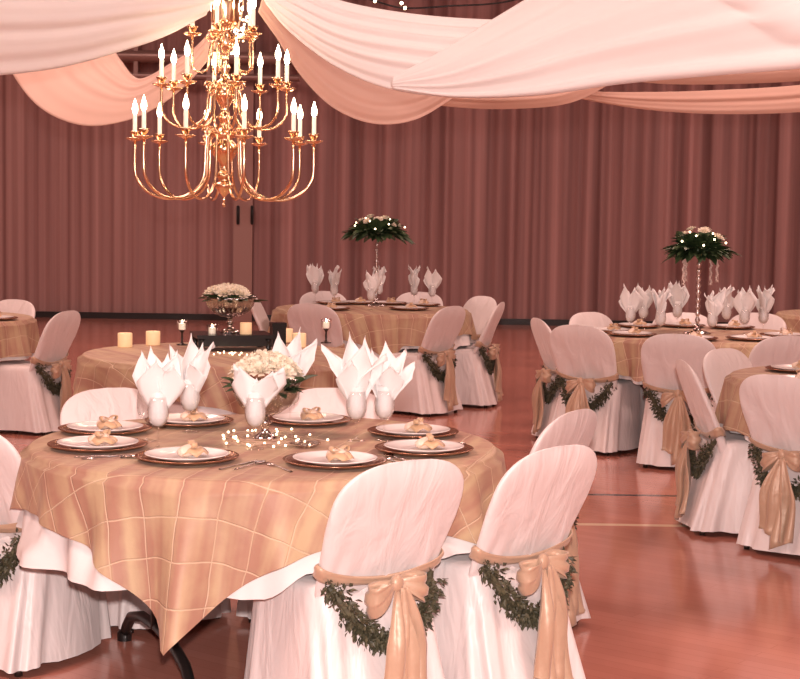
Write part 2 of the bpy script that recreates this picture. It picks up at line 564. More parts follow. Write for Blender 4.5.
def make_chair():
    r = empty('banquet_chair')
    rr = random.Random(3)
    # cover over the backrest
    zs = [.405, .418, .43, .455, .48, .51, .545, .58, .615, .65, .68, .71, .735, .76, .78, .80, .815, .827, .836, .842, .845]
    rows = []
    n = 44
    for z in zs:
        ww, tt, yc = back_w(z), back_t(z), back_c(z)
        row = []
        for i in range(n):
            a = 2 * pi * i / n
            x = ww * sgnpow(cos(a), .8)
            y = tt * sgnpow(sin(a), .7)
            fold = 0
            if sin(a) < 0:                              # rear hangs in shallow folds
                fold = .006 * sin(x * 38 + z * 16) * min(1, max(0, (.80 - z) / .25)) + .007 * sin(x * 85 - z * 22) * max(0, (.66 - z) / .2)
            row.append((x, yc + y - fold, z + .0 * y))
        rows.append(row)
    mb = MB().grid(rows, closed=True)
    mb.add([rows[-1][i] for i in range(n)], [tuple(range(n))])
    mb.build('back_cover', M['cover'], r)
    # seat cover with its skirt down to the floor
    lv = [(.466, .3), (.468, .75), (.464, .93), (.452, .985), (.43, 1.0), (.38, 1.02), (.31, 1.045), (.23, 1.085), (.15, 1.13), (.08, 1.17), (.025, 1.20)]
    rows = []
    n = 96
    for z, k in lv:
        t = max(0, (.45 - z) / .45)
        hx = (.232 + .035 * t) * (k if z > .44 else 1)
        yf = .205 + .03 * t
        yr = -.235 - .135 * t
        yc = (yf + yr) / 2; hy = (yf - yr) / 2 * (k if z > .44 else 1)
        row = []
        for i in range(n):
            a = 2 * pi * i / n
            ca, sa = cos(a), sin(a)
            x = hx * sgnpow(ca, .42); y = hy * sgnpow(sa, .42)
            nx, ny = ca, sa
            amp = .016 * t ** 1.1
            d = amp * (sin(11 * a + .7) + .6 * sin(19 * a + 2.1) + .35 * sin(5 * a))
            row.append((x + nx * d, yc + y + ny * d, z - (.012 * t * sin(7 * a + 1) if z < .1 else 0) * (z / .1)))
        rows.append(row)
    mb = MB().grid(rows, closed=True)
    mb.add(rows[0], [tuple(range(n - 1, -1, -1))])
    mb.build('seat_cover', M['cover'], r)
    for sx in (-1, 1):
        for (y0, y1) in ((.13, .16), (-.17, -.30)):
            MB().tube([(sx * .19, y0, .44), (sx * .20, y1, .012)], .011, 8).lathe([(.015, 0), (.015, .02), (.012, .028)], 10, (sx * .20, y1, 0)).build('leg', M['darkmetal'], r)
    # sash: pinched band around the waist, dipping at the rear
    rows = []
    n = 48
    for k in range(6):
        v = k / 5
        row = []
        for i in range(n):
            a = 2 * pi * i / n
            s = sin(a)
            rear = max(0, -s)
            side = abs(cos(a)) ** 1.2
            hgt = .022 + .022 * side
            z = .505 - .03 * rear + .012 * side + (v - .5) * hgt
            ww, tt, yc = back_w(z) + .008, back_t(z) + .010, back_c(z)
            bul = .004 * sin(v * pi) + .003 * sin(v * 11 + a * 4)
            row.append(((ww + bul) * sgnpow(cos(a), .8), yc + (tt + bul) * sgnpow(s, .7), z))
        rows.append(row)
    sash = MB().grid(rows, closed=True).build('sash', M['satin'], r, solid=.003)
    ky = back_c(.475) - .040 - .072; kz = .472
    MB().sphere((0, ky, kz), .024, 12, 8, (1.0, .8, 1.15)).build('knot', M['satin'], sash)
    for sx in (-1, 1):
        rows = []
        m = 22
        for i in range(m + 1):
            t = 2 * pi * i / m
            q = (1 - cos(t)) / 2
            x = sx * (.012 + .100 * q)
            dep = .042 * sin(t) * (.35 + .65 * q)
            wid = .016 + .050 * q ** .8
            row = []
            for j in range(7):
                v = j / 6 - .5
                row.append((x - sx * .012 * abs(v) * q * 2, ky - dep - .011 * sin(v * 12 + t) * q, kz + v * wid * 1.35 - .034 * q + .010 * sx * q + .004 * sin(v * 14 + sx)))
            rows.append(row)
        MB().grid(rows).build('bow_loop', M['satin'], sash, solid=.002)
    for sx, ln in ((-1, .36), (1, .40)):
        rows = []
        for i in range(19):
            v = i / 18
            z = kz - .01 - ln * v
            wd = .014 + .044 * min(1, v * 2.2) + .010 * v
            yy = ky - .012 - .045 * v - .012 * sin(v * 6 + sx)
            xc = sx * (.006 + .034 * v + .008 * sin(v * 5)) + .01
            row = []
            for j in range(9):
                u = j / 8 * 2 - 1
                row.append((xc + u * wd, yy - .017 * cos(u * 5.5 + sx + v * 2) * min(1, v * 3) + sx * .004, z + (.03 * u * sx if i == 18 else .0)))
            rows.append(row)
        MB().grid(rows).build('bow_tail', M['satin'], sash, solid=.002)
    # leafy garland tied along the sash, hanging in a U
    mb = MB()
    gr = random.Random(11)
    core = []
    for i in range(25):
        t = i / 24 * 2 - 1
        core.append((t * .198, back_c(.48) - .040 - .016 - .016 * (1 - t * t) + .035 * t ** 6, .470 - .165 * (1 - abs(t) ** 2.2)))
    mb.tube(core, .012, 6)
    for q in range(1150):
        t = gr.uniform(-1, 1)
        c = Vector(core[min(24, int((t + 1) * 12))])
        c.x = t * .198
        th = gr.uniform(0, 2 * pi)
        dirv = Vector((cos(th), gr.uniform(-.8, .05), sin(th) - .35)).normalized()
        base = c + dirv * gr.uniform(.005, .042)
        L = gr.uniform(.016, .030); wd = gr.uniform(.0045, .0075)
        dd = (dirv * .6 + Vector((gr.uniform(-.8, .8), gr.uniform(-.6, .2), gr.uniform(-1.1, .3)))).normalized()
        sd = dd.cross(Vector((gr.uniform(-1, 1), gr.uniform(-1, 1), gr.uniform(-1, 1)))).normalized()
        up = dd.cross(sd) * wd * .5
        mb.add([base, base + dd * L * .45 + sd * wd + up, base + dd * L, base + dd * L * .45 - sd * wd + up, base + dd * L * .5],
               [(0, 4, 1), (1, 4, 2), (0, 3, 4), (3, 2, 4)])
    g = mb.build('garland', M['leaf'], r, smooth=False)
    return r

CHAIR = Kind(make_chair)
CSC = (1, 1, 1.06)
CHAIR_ANG = {}
def chair(T, px, py, label, group, turn=0, rtop=None, push=0):
    """px, py: the top middle of the chair back in the photograph"""
    p = on(px, py, .895)
    a = atan2(p.y - T[1], p.x - T[0])
    rt = rtop if rtop else min(1.34, max(1.06, hypot(p.x - T[0], p.y - T[1])))
    CHAIR_ANG.setdefault(T, []).append(a)
    f = a + pi + radians(turn)                      # facing direction
    top = Vector((T[0] + rt * cos(a), T[1] + rt * sin(a), 0))
    off = .205 + SLOPE * .39
    loc = top + Vector((cos(f), sin(f), 0)) * off
    CHAIR.put((loc.x, loc.y, 0), f - pi / 2, label, 'chair', group, CSC)

G1 = 'covered chairs around the nearest table'
chair(T1, 410, 460, 'white covered chair with gold bow and garland, nearest of all, at front centre', G1, turn=7)
chair(T1, 560, 446, 'white covered chair with drooping gold bow, right beside the nearest front chair', G1, turn=-16)
chair(T1, 577, 410, 'white chair back showing behind the chair right of the nearest table', G1, turn=-52)
chair(T1, 336, 388, 'white chair back behind the nearest table, right of its flower bowl', G1)
chair(T1, 108, 388, 'white chair back behind the left rear plates of the nearest table', G1)
CHAIR_ANG[T1].append(radians(184))
f = radians(66)
CHAIR.put((-1.47 + .205 * cos(f), 5.72 + .205 * sin(f), 0), f - pi / 2, 'white covered chair cut off by the left picture edge, beside the nearest table', 'chair', G1, CSC)

G3 = 'covered chairs around the far middle table'
chair(T3, 453, 306, 'covered chair with bow and garland at the front right of the far middle table', G3, turn=20)
chair(T3, 340, 301, 'covered chair back at front left of far middle table, behind the small candle', G3)
chair(T3, 502, 302, 'covered chair seen edge on at the right of the far middle table', G3)
chair(T3, 484, 296, 'pale covered chair back behind the edge on chair, right of far middle table', G3)
chair(T3, 258, 296, 'covered chair back showing just right of the tall glass flower bowl', G3)
chair(T3, 322, 291, 'chair back behind the far middle table, left of its tall centrepiece', G3)
chair(T3, 427, 291, 'chair back behind the far middle table, right of its tall centrepiece', G3)

G4 = 'covered chairs around the far right table'
chair(T4, 678, 334, 'covered chair with wide gold bow at the front of the far right table', G4)
chair(T4, 578, 325, 'covered chair with bow and garland at front left of the far right table', G4, turn=24)
chair(T4, 537, 318, 'covered chair seen nearly edge on, leftmost at the far right table', G4, turn=16)
chair(T4, 588, 312, 'low chair back behind the left plates of the far right table', G4)
chair(T4, 690, 316, 'chair back behind the silver stand of the far right table', G4)
chair(T4, 764, 312, 'chair back behind the rightmost napkins of the far right table', G4)
chair(T4, 815, 340, 'slanted chair back at the right picture edge, far right table', G4)

G5 = 'covered chairs around the right edge table'
chair(T5, 778, 375, 'covered chair with garland, nearest at the table on the right picture edge', G5)
chair(T5, 682, 360, 'covered chair seen edge on with long gold tails, left of right edge table', G5)
chair(T5, 730, 349, 'covered chair back facing forward behind the edge on chair with long tails', G5)

# left table chairs
p = at(66, 306, 11.7)
CHAIR_ANG[T6] = [atan2(p.y - T6[1], p.x - T6[0])]
f = atan2(.30, -.95)
CHAIR.put((p.x + .37 * cos(f), p.y + .37 * sin(f), 0), f - pi / 2, 'covered chair with garland and long sash leaning beside the left edge table', 'chair', 'covered chairs around the left edge table', CSC)
chair(T6, 5, 300, 'small chair back at left picture edge behind the left edge table', 'covered chairs around the left edge table')

TABLE = Kind(make_table)
GT = 'round banquet tables'; GW = 'white tablecloths'; GO = 'gold overlays'
TL = [(T1, 'nearest round table', radians(-103), 1.0, radians(24)),
      (T2, 'second table carrying the candles', radians(-60), .8, radians(40)),
      (T3, 'far middle table', radians(-75), .8, radians(10)),
      (T4, 'far right table', radians(-120), .7, radians(65)),
      (T5, 'right edge table', radians(-170), .8, radians(15)),
      (T6, 'left edge table', radians(-20), .8, radians(15)),
      (T7, 'dim table at far right behind the right chairs', radians(-100), .8, radians(15))]
for i, (T, nm, crn, am, rz) in enumerate(TL):
    TABLE.put((T[0], T[1], 0), rz, 'black legged folding table under cloths, ' + nm, 'table', GT)
    ca = CHAIR_ANG.get(T, [])
    a, o = make_cloths(20 + i, crn, .34 if i != 1 else .42, ca, am)
    a.location = o.location = (T[0], T[1], 0)
    tag(a, 'white cloth hanging below the gold overlay, ' + nm, 'tablecloth', GW)
    tag(o, 'gold pintucked overlay draped on the ' + nm, 'overlay', GO)

# ------------------------------------------------------------------ table settings
def make_charger():
    return MB().lathe([(.0001, .004), (.10, .002), (.115, .0), (.13, .002), (.165, .012), (.174, .016), (.175, .018), (.172, .0195), (.16, .0165), (.13, .008), (.11, .006), (.0001, .006)], 56).build('charger_plate', M['charger'])
def make_plate():
    return MB().lathe([(.0001, .003), (.075, .002), (.085, .0), (.092, .003), (.135, .014), (.1415, .0175), (.142, .019), (.139, .0195), (.13, .017), (.095, .0075), (.08, .006), (.0001, .006)], 56).build('dinner_plate', M['china'])
def make_favor():
    r = empty('party_favor')
    rr = random.Random(5)
    mb = MB().sphere((0, 0, .022), .034, 14, 9, (1.15, .8, .62))
    mb.v = [(x + .004 * sin(31 * y + 4 * z), y + .004 * sin(40 * x), z + .003 * sin(50 * x + 30 * y)) for x, y, z in mb.v]
    mb.build('pouch', M['candy'], r)
    rows = []
    for i in range(13):                                  # crumpled organza frill
        a = i / 12 * 2 * pi
        rows.append([((.012 + .038 * v) * cos(a) + .02, (.012 + .035 * v) * sin(a), .030 + .018 * v * (1 + .5 * sin(5 * a)) - .035 * v * v) for v in (0, .25, .5, .75, 1)])
    MB().grid(rows).build('frill', M['organza'], r, solid=.001)
    for s in (-1, 1):
        rows = []
        for i in range(13):
            t = 2 * pi * i / 12; q = (1 - cos(t)) / 2
            rows.append([(.015 + v * .02, s * (.004 + .034 * q), .040 + .009 * sin(t) * (.4 + q) + .004 * q) for v in (-.5, 0, .5)])
        MB().grid(rows).build('ribbon_loop', M['organza'], r, solid=.001)
    return r
def make_goblet():
    r = empty('wine_goblet')
    MB().lathe([(.0001, .0), (.034, .0), (.0345, .002), (.02, .005), (.008, .010), (.0001, .010)], 28).build('foot', M['glass'], r)
    MB().lathe([(.006, .009), (.0042, .02), (.0038, .05), (.0045, .066), (.007, .074)], 14).build('stem', M['glass'], r)
    MB().lathe([(.007, .073), (.018, .079), (.030, .093), (.0375, .115), (.0385, .135), (.036, .160), (.0325, .185), (.0315, .185), (.035, .16), (.0372, .135), (.0362, .115), (.029, .095), (.017, .082), (.0001, .078)], 32, cap=False).build('bowl', M['glass'], r)
    return r

def make_napkin(seed, petals):
    rr = random.Random(seed)
    mb = MB()
    # bunched cloth filling the bowl
    rows = []
    for (rad, z) in [(.002, .081), (.016, .084), (.027, .096), (.0335, .115), (.0345, .135), (.033, .155), (.030, .175), (.029, .195), (.020, .205)]:
        row = []
        for i in range(28):
            a = 2 * pi * i / 28
            q = rad * (1 - .07 * (1 + sin(9 * a + z * 40)) * .5)
            row.append((q * cos(a), q * sin(a), z))
        rows.append(row)
    mb.grid(rows, closed=True)
    for kq, (az, lean, ht, wd, tw) in enumerate(petals):
        rows = []
        er = Vector((cos(az), sin(az), 0)); fa = rr.uniform(-.65, .65); et = Vector((cos(fa), sin(fa), 0)); nn = Vector((sin(fa), -cos(fa), 0)) * (1 if sin(az) < 0 else -1)
        for i in range(13):
            v = i / 12
            rad = .006 + .012 * min(1, v * 3) + lean * max(0, v - .2) ** 1.5
            z = .15 + ht * v - lean * .25 * v ** 3
            W = wd * 1.3
            if v < .58: ww = .024 + (W - .024) * sin(v / .58 * pi / 2)
            else: ww = W * max(0, 1 - (v - .58) / .42) ** .9 + .0008
            row = []
            for j in range(9):
                u = j / 8 * 2 - 1
                crease = .012 * abs(u) * (ww / .05)
                p = er * rad - nn * (.020 * u * u * (ww / .045) + crease * .6 - tw * u * v * .02) + nn * .006 + et * (u * ww + tw * .015 * v * v)
                row.append((p.x, p.y, z + .012 * (1 - abs(u)) * v - .010 * abs(u) + .003 * sin(u * 7 + az * 3)))
            rows.append(row)
        mb.grid(rows)
    return mb.build('folded_napkin', M['napkin'], solid=.0015)

def std_petals(seed, n=5, ht=.175, lean=.07, wd=.042):
    rr = random.Random(seed)
    a0 = rr.uniform(0, 6.28)
    return [(a0 + 2 * pi * k / n + rr.uniform(-.25, .25), lean * rr.uniform(.3, 1.2), ht * rr.uniform(.72, 1.08), wd * rr.uniform(.85, 1.15), rr.uniform(-1, 1)) for k in range(n)]

def make_fork():
    mb = MB()
    prof = [(-.09, .006, .003), (-.06, .0055, .003), (0, .003, .004), (.035, .004, .006), (.05, .010, .004), (.062, .0115, .003)]
    rows = []
    for y, hw, z in prof:
        rows.append([(-hw, y, z), (-hw * .5, y, z + .0018), (hw * .5, y, z + .0018), (hw, y, z), (hw * .5, y, z - .0012), (-hw * .5, y, z - .0012)])
    mb.grid(rows, closed=True)
    for k in range(4):
        x = -.0095 + k * .00633
        mb.tube([(x, .060, .003), (x, .085, .0035), (x * .95, .105, .006)], [.0018, .0016, .0009], 6)
    return mb.build('fork', M['silver'])
def make_knife():
    mb = MB()
    rows = []
    for y, hw, z in [(-.11, .006, .003), (-.05, .007, .0035), (.0, .005, .0035), (.01, .009, .003), (.08, .010, .003), (.105, .006, .003), (.115, .001, .003)]:
        rows.append([(-hw, y, z), (0, y, z + .0018), (hw, y, z), (0, y, z - .0018)])
    mb.grid(rows, closed=True)
    return mb.build('knife', M['silver'])
def make_spoon():
    mb = MB()
    rows = []
    for y, hw, z in [(-.09, .006, .003), (-.05, .005, .003), (.03, .003, .006), (.045, .004, .006)]:
        rows.append([(-hw, y, z), (0, y, z + .0018), (hw, y, z), (0, y, z - .0018)])
    mb.grid(rows, closed=True)
    rows = []
    for i in range(11):
        t = i / 10; y = .043 + .055 * t; hw = .019 * max(.12, sin(pi * (t * .94 + .03))) ** .8
        rows.append([(u * hw, y, .0075 - .006 * (1 - u * u) * sin(pi * t)) for u in (-1, -.7, -.35, 0, .35, .7, 1)])
    mb.grid(rows)
    return mb.build('spoon', M['silver'], solid=.0012)

CHARGER, PLATE, FAVOR, GOBLET = Kind(make_charger), Kind(make_plate), Kind(make_favor), Kind(make_goblet)
FORK, KNIFE, SPOON = Kind(make_fork), Kind(make_knife), Kind(make_spoon)

def setting(T, px, py, loc, tname, cutlery=False, rmax=.655):
    p = on(px, py, .815)
    a = atan2(p.y - T[1], p.x - T[0]); r = min(rmax, hypot(p.x - T[0], p.y - T[1]))
    x, y = T[0] + r * cos(a), T[1] + r * sin(a)
    CHARGER.put((x, y, TOPZ), 0, 'copper charger plate ' + loc, 'charger', 'chargers on the ' + tname)
    PLATE.put((x, y, TOPZ + .0065), 0, 'white dinner plate ' + loc, 'plate', 'dinner plates on the ' + tname)
    FAVOR.put((x + .005, y - .01, TOPZ + .0128), R.uniform(-1, 1), 'gold wrapped favour on plate ' + loc, 'favour', 'favours on the ' + tname)
    if cutlery:
        inw = Vector((-cos(a), -sin(a), 0)); lft = Vector((-inw.y, inw.x, 0))
        for K, off, nm in ((FORK, .205, 'fork'), (KNIFE, -.205, 'knife'), (SPOON, -.245, 'spoon')):
            q = Vector((x, y, TOPZ)) + lft * off + inw * .0
            rad = hypot(q.x - T[0], q.y - T[1])
            if rad > .78:
                q += inw * (rad - .76)
            K.put((q.x, q.y, TOPZ), atan2(inw.y, inw.x) - pi / 2, 'silver %s ' % nm + ('left of' if off > 0 else 'right of' if nm == 'knife' else 'outside the knife by') + ' the plate ' + loc, nm, nm + 's on the ' + tname)

N1 = 'nearest table'
for px, py, loc, cut in [
        (98, 446, 'at the leftmost place of nearest table', True),
        (105, 430, 'just behind the leftmost place, nearest table', False),
        (187, 458, 'at the front left place, nearest table', True),
        (335, 462, 'behind the nearest chair back, nearest table', True),
        (424, 450, 'at the front right place, nearest table', True),
        (413, 433, 'just behind front right place, nearest table', False),
        (308, 421, 'at rear right of flower bowl, nearest table', False),
        (189, 422, 'at rear left of flower bowl, nearest table', False)]:
    setting(T1, px, py, loc, N1, cut)
for px, py, loc in [(306, 300, 'at the rear left of far middle table'), (349, 300, 'behind centrepiece stem, far middle table'), (401, 301, 'right of centrepiece stem, far middle table'),
                    (330, 309, 'behind the small candle, far middle table'), (409, 309, 'at the front right, far middle table'), (442, 304, 'at the right end, far middle table')]:
    setting(T3, px, py, loc, 'far middle table')
for px, py, loc in [(607, 331, 'leftmost on the far right table'), (634, 326, 'at the rear left, far right table'), (627, 335, 'at the front left, far right table'),
                    (690, 341, 'behind the front chair, far right table'), (735, 327, 'at the rear right, far right table'), (751, 339, 'at the front right, far right table'), (784, 336, 'at the right end, far right table'), (680, 325, 'behind the silver stand, far right table')]:
    setting(T4, px, py, loc, 'far right table')
for px, py, loc in [(800, 381, 'nearest on the right edge table'), (797, 370, 'farther back on the right edge table')]:
    setting(T5, px, py, loc, 'right edge table')
setting(T6, 0, 319, 'on the left edge table', 'left edge table')

def goblet(px, py, loc, tname, petals=None, seed=0, rz=0, scale=None):
    p = on(px, py, TOPZ)
    GOBLET.put((p.x, p.y, TOPZ), 0, ('clear goblet holding a napkin, ' if petals is not None else 'empty clear goblet, ') + loc, 'goblet', 'goblets on the ' + tname, scale)
    if petals is not None:
        if isinstance(petals, Kind):
            petals.put((p.x, p.y, TOPZ), rz, 'white fanned napkin in goblet, ' + loc, 'napkin', 'napkins on the ' + tname, scale)
        else:
            o = make_napkin(seed, petals); o.location = (p.x, p.y, TOPZ)
            if scale: o.scale = (scale,) * 3
            tag(o, 'white fanned napkin in goblet, ' + loc, 'napkin', 'napkins on the ' + tname)

# petals: (azimuth, lean, height, half width, twist); azimuth 0 = right, -pi/2 = towards the camera
r_ = radians
goblet(158, 449, 'front left on the nearest table', N1, [(r_(165), .075, .20, .040, .3), (r_(120), .05, .21, .036, -.4), (r_(-100), .03, .17, .048, .2), (r_(-30), .085, .165, .046, -.5), (r_(20), .06, .20, .038, .4), (r_(60), .05, .19, .036, 0)], 1)
goblet(147, 441, 'just behind the front left goblet, nearest table', N1)
goblet(190, 432, 'left of the flower bowl, nearest table', N1, [(r_(160), .10, .19, .040, .2), (r_(100), .03, .22, .042, .5), (r_(10), .10, .205, .040, -.6), (r_(-80), .04, .13, .040, .2), (r_(50), .06, .19, .036, .3)], 2)
goblet(255, 449, 'before the flower bowl, nearest table', N1, [(r_(185), .085, .165, .045, .3), (r_(-150), .06, .155, .042, -.2), (r_(-5), .125, .165, .044, -.3), (r_(-40), .085, .145, .040, .3), (r_(90), .04, .10, .036, 0)], 3, scale=1.0)
goblet(290, 425, 'behind the flower bowl, nearest table', N1, [(r_(150), .07, .22, .036, .2), (r_(60), .07, .24, .038, -.3), (r_(0), .11, .21, .040, .3), (r_(-90), .04, .14, .036, 0)], 4)
goblet(356, 441, 'right of the flower bowl, nearest table', N1, [(r_(178), .17, .235, .034, .5), (r_(130), .05, .25, .040, .4), (r_(-60), .03, .22, .044, .2), (r_(10), .12, .19, .034, .6), (r_(-110), .05, .16, .046, -.3), (r_(60), .06, .24, .036, 0)], 5)
goblet(384, 440, 'rightmost on the nearest table', N1, [(r_(150), .06, .19, .040, .2), (r_(80), .04, .215, .042, -.4), (r_(5), .14, .165, .040, -.5), (r_(-70), .06, .15, .042, .2), (r_(40), .10, .20, .038, .4)], 6)
NAPS = [Kind(lambda s=s: make_napkin(30 + s, std_petals(s, 6, .205, .055, .046))) for s in range(4)]
for i, (px, py, loc) in enumerate([(315, 302, 'leftmost on the far middle table'), (334, 304, 'second from left, far middle table'), (371, 310, 'before the centrepiece, far middle table'), (379, 303, 'behind the centrepiece stem, far middle table'),
                                   (414, 304, 'second from right, far middle table'), (432, 305, 'rightmost on the far middle table')]):
    goblet(px, py, loc, 'far middle table', NAPS[i % 4], rz=i * 1.3)
for i, (px, py, loc) in enumerate([(630, 333, 'leftmost on the far right table'), (643, 329, 'second from left, far right table'), (660, 337, 'third from left, far right table'), (677, 328, 'just left of silver stand, far right table'),
                                   (712, 338, 'just right of silver stand, far right table'), (726, 330, 'third from right, far right table'), (744, 335, 'second from right, far right table'), (763, 334, 'rightmost on the far right table')]):
    goblet(px, py, loc, 'far right table', NAPS[(i + 1) % 4], rz=i * 2.1)

# ------------------------------------------------------------------ flowers
def petal_rose(rad=.034):
    mb = MB()
    rr = random.Random(2)
    for ring, (n, r0, tilt, hh) in enumerate([(3, .25, .12, .75), (5, .45, .35, .80), (6, .7, .7, .72), (7, .9, 1.15, .6)]):
        for k in range(n):
            a = 2 * pi * k / n + ring * .7
            rows = []
            for i in range(5):
                v = i / 4
                q = rad * (r0 * (.35 + .65 * v) + .35 * tilt * v * v)
                z = rad * hh * (v * 1.25 - .35 * tilt * v * v)
                hw = 2.6 / n * (.5 + .5 * sin(pi * (.25 + .6 * v)))
                rows.append([(q * cos(a + u * hw), q * sin(a + u * hw), z - .12 * rad * abs(u) ** 2 * v) for u in (-1, -.5, 0, .5, 1)])
            mb.grid(rows)
    return mb
ROSE = petal_rose().mesh('rose', M['rose'])

def rose(parent, loc, tilt, az, s=1.0):
    o = bpy.data.objects.new('rose', ROSE); COL.objects.link(o)
    o.parent = parent; o.location = loc; o.rotation_euler = (0, tilt, az); o.scale = (s,) * 3
    return o

def leaf_cluster(seed, n, rx, z0, z1, L0, L1, wd, droop=.3):
    rr = random.Random(seed); mb = MB()
    for k in range(n):
        a = rr.uniform(0, 2 * pi); e = rr.uniform(z0, z1)
        L = rr.uniform(L0, L1)
        d = Vector((cos(a), sin(a), e)).normalized()
        base = Vector((cos(a) * rx * rr.uniform(.2, 1), sin(a) * rx * rr.uniform(.2, 1), rr.uniform(0, .03)))
        s = d.cross(Vector((rr.uniform(-.3, .3), rr.uniform(-.3, .3), 1))).normalized()
        up = s.cross(d)
        rows = []
        for i in range(6):
            v = i / 5
            w_ = wd * L * sin(pi * min(.98, v * .92 + .06)) ** .8
            c = base + d * L * v - Vector((0, 0, droop * L * v * v))
            rows.append([c - s * w_ + up * w_ * .4, c, c + s * w_ + up * w_ * .4])
        mb.grid(rows)
    return mb

def bowl(name, R0, H, foot, ribs=22):
    r = empty(name)
    MB().lathe([(.0001, 0), (foot, 0), (foot, .006), (foot * .7, .016), (.016, .028), (.013, .045), (.020, .056), (.026, .062), (.018, .070), (.013, H * .42)], 28).build('foot', M['silver'], r)
    z1 = H * .40
    prof = [(.012, z1), (R0 * .42, z1 + .012), (R0 * .72, z1 + .04), (R0 * .88, z1 + .075), (R0 * .95, H - .015), (R0, H), (R0 * .985, H), (R0 * .93, H - .015), (R0 * .86, z1 + .077), (R0 * .70, z1 + .045), (.01, z1 + .02)]
    MB().lathe(prof, ribs * 6, ripple=(.018, ribs), cap=False).build('bowl', M['crystal'], r)
    return r

# nearest table: footed cut glass bowl with roses
p = on(265, 439, TOPZ)
b1 = bowl('compote_bowl', .130, .215, .045); b1.location = (p.x, p.y, TOPZ)
tag(b1, 'footed ribbed glass bowl on the nearest table', 'bowl')
f1 = empty('flower_arrangement', (p.x, p.y, TOPZ + .165))
MB().lathe([(.001, 0), (.08, .005), (.10, .02), (.08, .045), (.001, .05)], 20).build('moss', M['green'], f1)
leaf_cluster(3, 60, .10, .05, .7, .06, .12, .20, .15).build('foliage', M['green'], f1)
rr = random.Random(8)
for k in range(22):
    a = k * 2.4; q = .105 * sqrt(k / 22)
    rose(f1, (q * cos(a), q * sin(a), .065 + .065 * (1 - (q / .115) ** 2)), q * 7, a, 1.0 + .25 * rr.random())
tag(f1, 'ivory roses with green leaves in the nearest table bowl', 'flowers')

# second table: larger bowl on a black tray
p = on(230, 349, TOPZ)
TRH = .10
b2 = bowl('compote_bowl', .158, .215, .06); b2.location = (p.x, p.y, TOPZ + TRH + .003)
tag(b2, 'tall footed glass bowl on the black tray of the second table', 'bowl')
f2 = empty('flower_arrangement', (p.x, p.y, TOPZ + TRH + .175))
MB().lathe([(.001, 0), (.10, .005), (.12, .02), (.09, .05), (.001, .055)], 20).build('moss', M['green'], f2)
leaf_cluster(5, 36, .12, .08, .5, .06, .13, .22, .12).build('foliage', M['green'], f2)
for k in range(20):
    a = k * 2.4; q = .115 * sqrt(k / 20)
    rose(f2, (q * cos(a) - .01, q * sin(a), .05 + .035 * (1 - (q / .125) ** 2)), q * 6, a, 1.05 + .3 * rr.random())
tag(f2, 'white flowers with leaves in the tall glass bowl', 'flowers')
tr = empty('serving_tray', (p.x + .01, p.y - .02, TOPZ), 0.25)
MB().box((0, 0, TRH - .012), (.46, .36, .022)).build('top', M['tray'], tr, smooth=False)
for (cx, cy) in ((-.20, -.15), (-.20, .15), (.20, -.15), (.20, .15)):
    MB().lathe([(.022, 0), (.016, .02), (.016, TRH - .04), (.024, TRH - .022)], 14, (cx, cy, 0)).build('leg', M['tray'], tr)
MB().box((0, -.155, TRH - .045), (.44, .012, .05)).build('apron', M['tray'], tr, smooth=False)
MB().box((0, .155, TRH - .045), (.44, .012, .05)).build('apron', M['tray'], tr, smooth=False)
tag(tr, 'black footed tray raised under the tall glass bowl', 'tray')
q = on(262, 346, TOPZ)
bx = empty('gift_box', (q.x + .10, q.y - .03, TOPZ), .3)
MB().box((0, 0, .065), (.085, .085, .13)).build('body', M['tray'], bx, smooth=False)
MB().box((0, 0, .138), (.092, .092, .025)).build('lid', M['tray'], bx, smooth=False)
tag(bx, 'small black box standing at the right end of the tray', 'box')

def make_pillar():
    r = empty('pillar_candle')
    MB().lathe([(.0001, 0), (.042, 0), (.044, .003), (.044, .082), (.042, .086), (.036, .085), (.030, .078), (.0001, .074)], 32).build('wax', M['wax'], r)
    MB().tube([(0, 0, .073), (.001, 0, .086)], .0012, 6).build('wick', M['black'], r)
    return r
PILLAR = Kind(make_pillar)
for px, py, lb in [(125, 347, 'ivory pillar candle, leftmost on the second table'), (153, 345, 'ivory pillar candle, second from left on the second table'),
                   (286, 342, 'ivory pillar candle half hidden behind the right pillar candle'), (299, 347, 'ivory pillar candle, rightmost, right of the black box')]:
    q = on(px, py, TOPZ); PILLAR.put((q.x, q.y, TOPZ), 0, lb, 'candle', 'pillar candles on the second table')
q = p + Vector((.105, -.10, 0)); PILLAR.put((q.x, q.y, TOPZ + TRH), 0, 'ivory pillar candle on the black tray beside the bowl', 'candle', 'pillar candles on the second table', .8)

def make_votive(dark):
    r = empty('votive_holder')
    m = M['darkmetal'] if dark else M['glass']
    H = .09
    MB().lathe([(.0001, 0), (.035, 0), (.035, .004), (.012, .010), (.006, .02), (.0075, .046), (.0055, .07), (.012, .083), (.018, H)], 20).build('stand', m, r)
    MB().lathe([(.016, H), (.027, H + .004), (.033, H + .02), (.035, H + .065), (.0335, H + .065), (.031, H + .02), (.024, H + .006), (.001, H + .004)], 24, cap=False).build('cup', M['glass'], r)
    c = MB().lathe([(.0001, H + .006), (.021, H + .006), (.021, H + .045), (.0001, H + .045)], 18).build('candle', M['candle'], r, sharp=40)
    MB().sphere((0, 0, H + .055), .005, 8, 8, (1, 1, 2.0)).build('flame', M['flame'], c)
    return r
VD, VG = Kind(lambda: make_votive(True)), Kind(lambda: make_votive(False))
q = on(182, 345, TOPZ); VD.put((q.x, q.y, TOPZ), 0, 'dark stemmed candle holder with lit candle, left of the tray', 'candle holder', 'votive holders on the second table')
q = on(212, 350, TOPZ); VG.put((q.x, q.y, TOPZ), 0, 'clear stemmed candle holder with lit candle, before the tray', 'candle holder', 'votive holders on the second table')
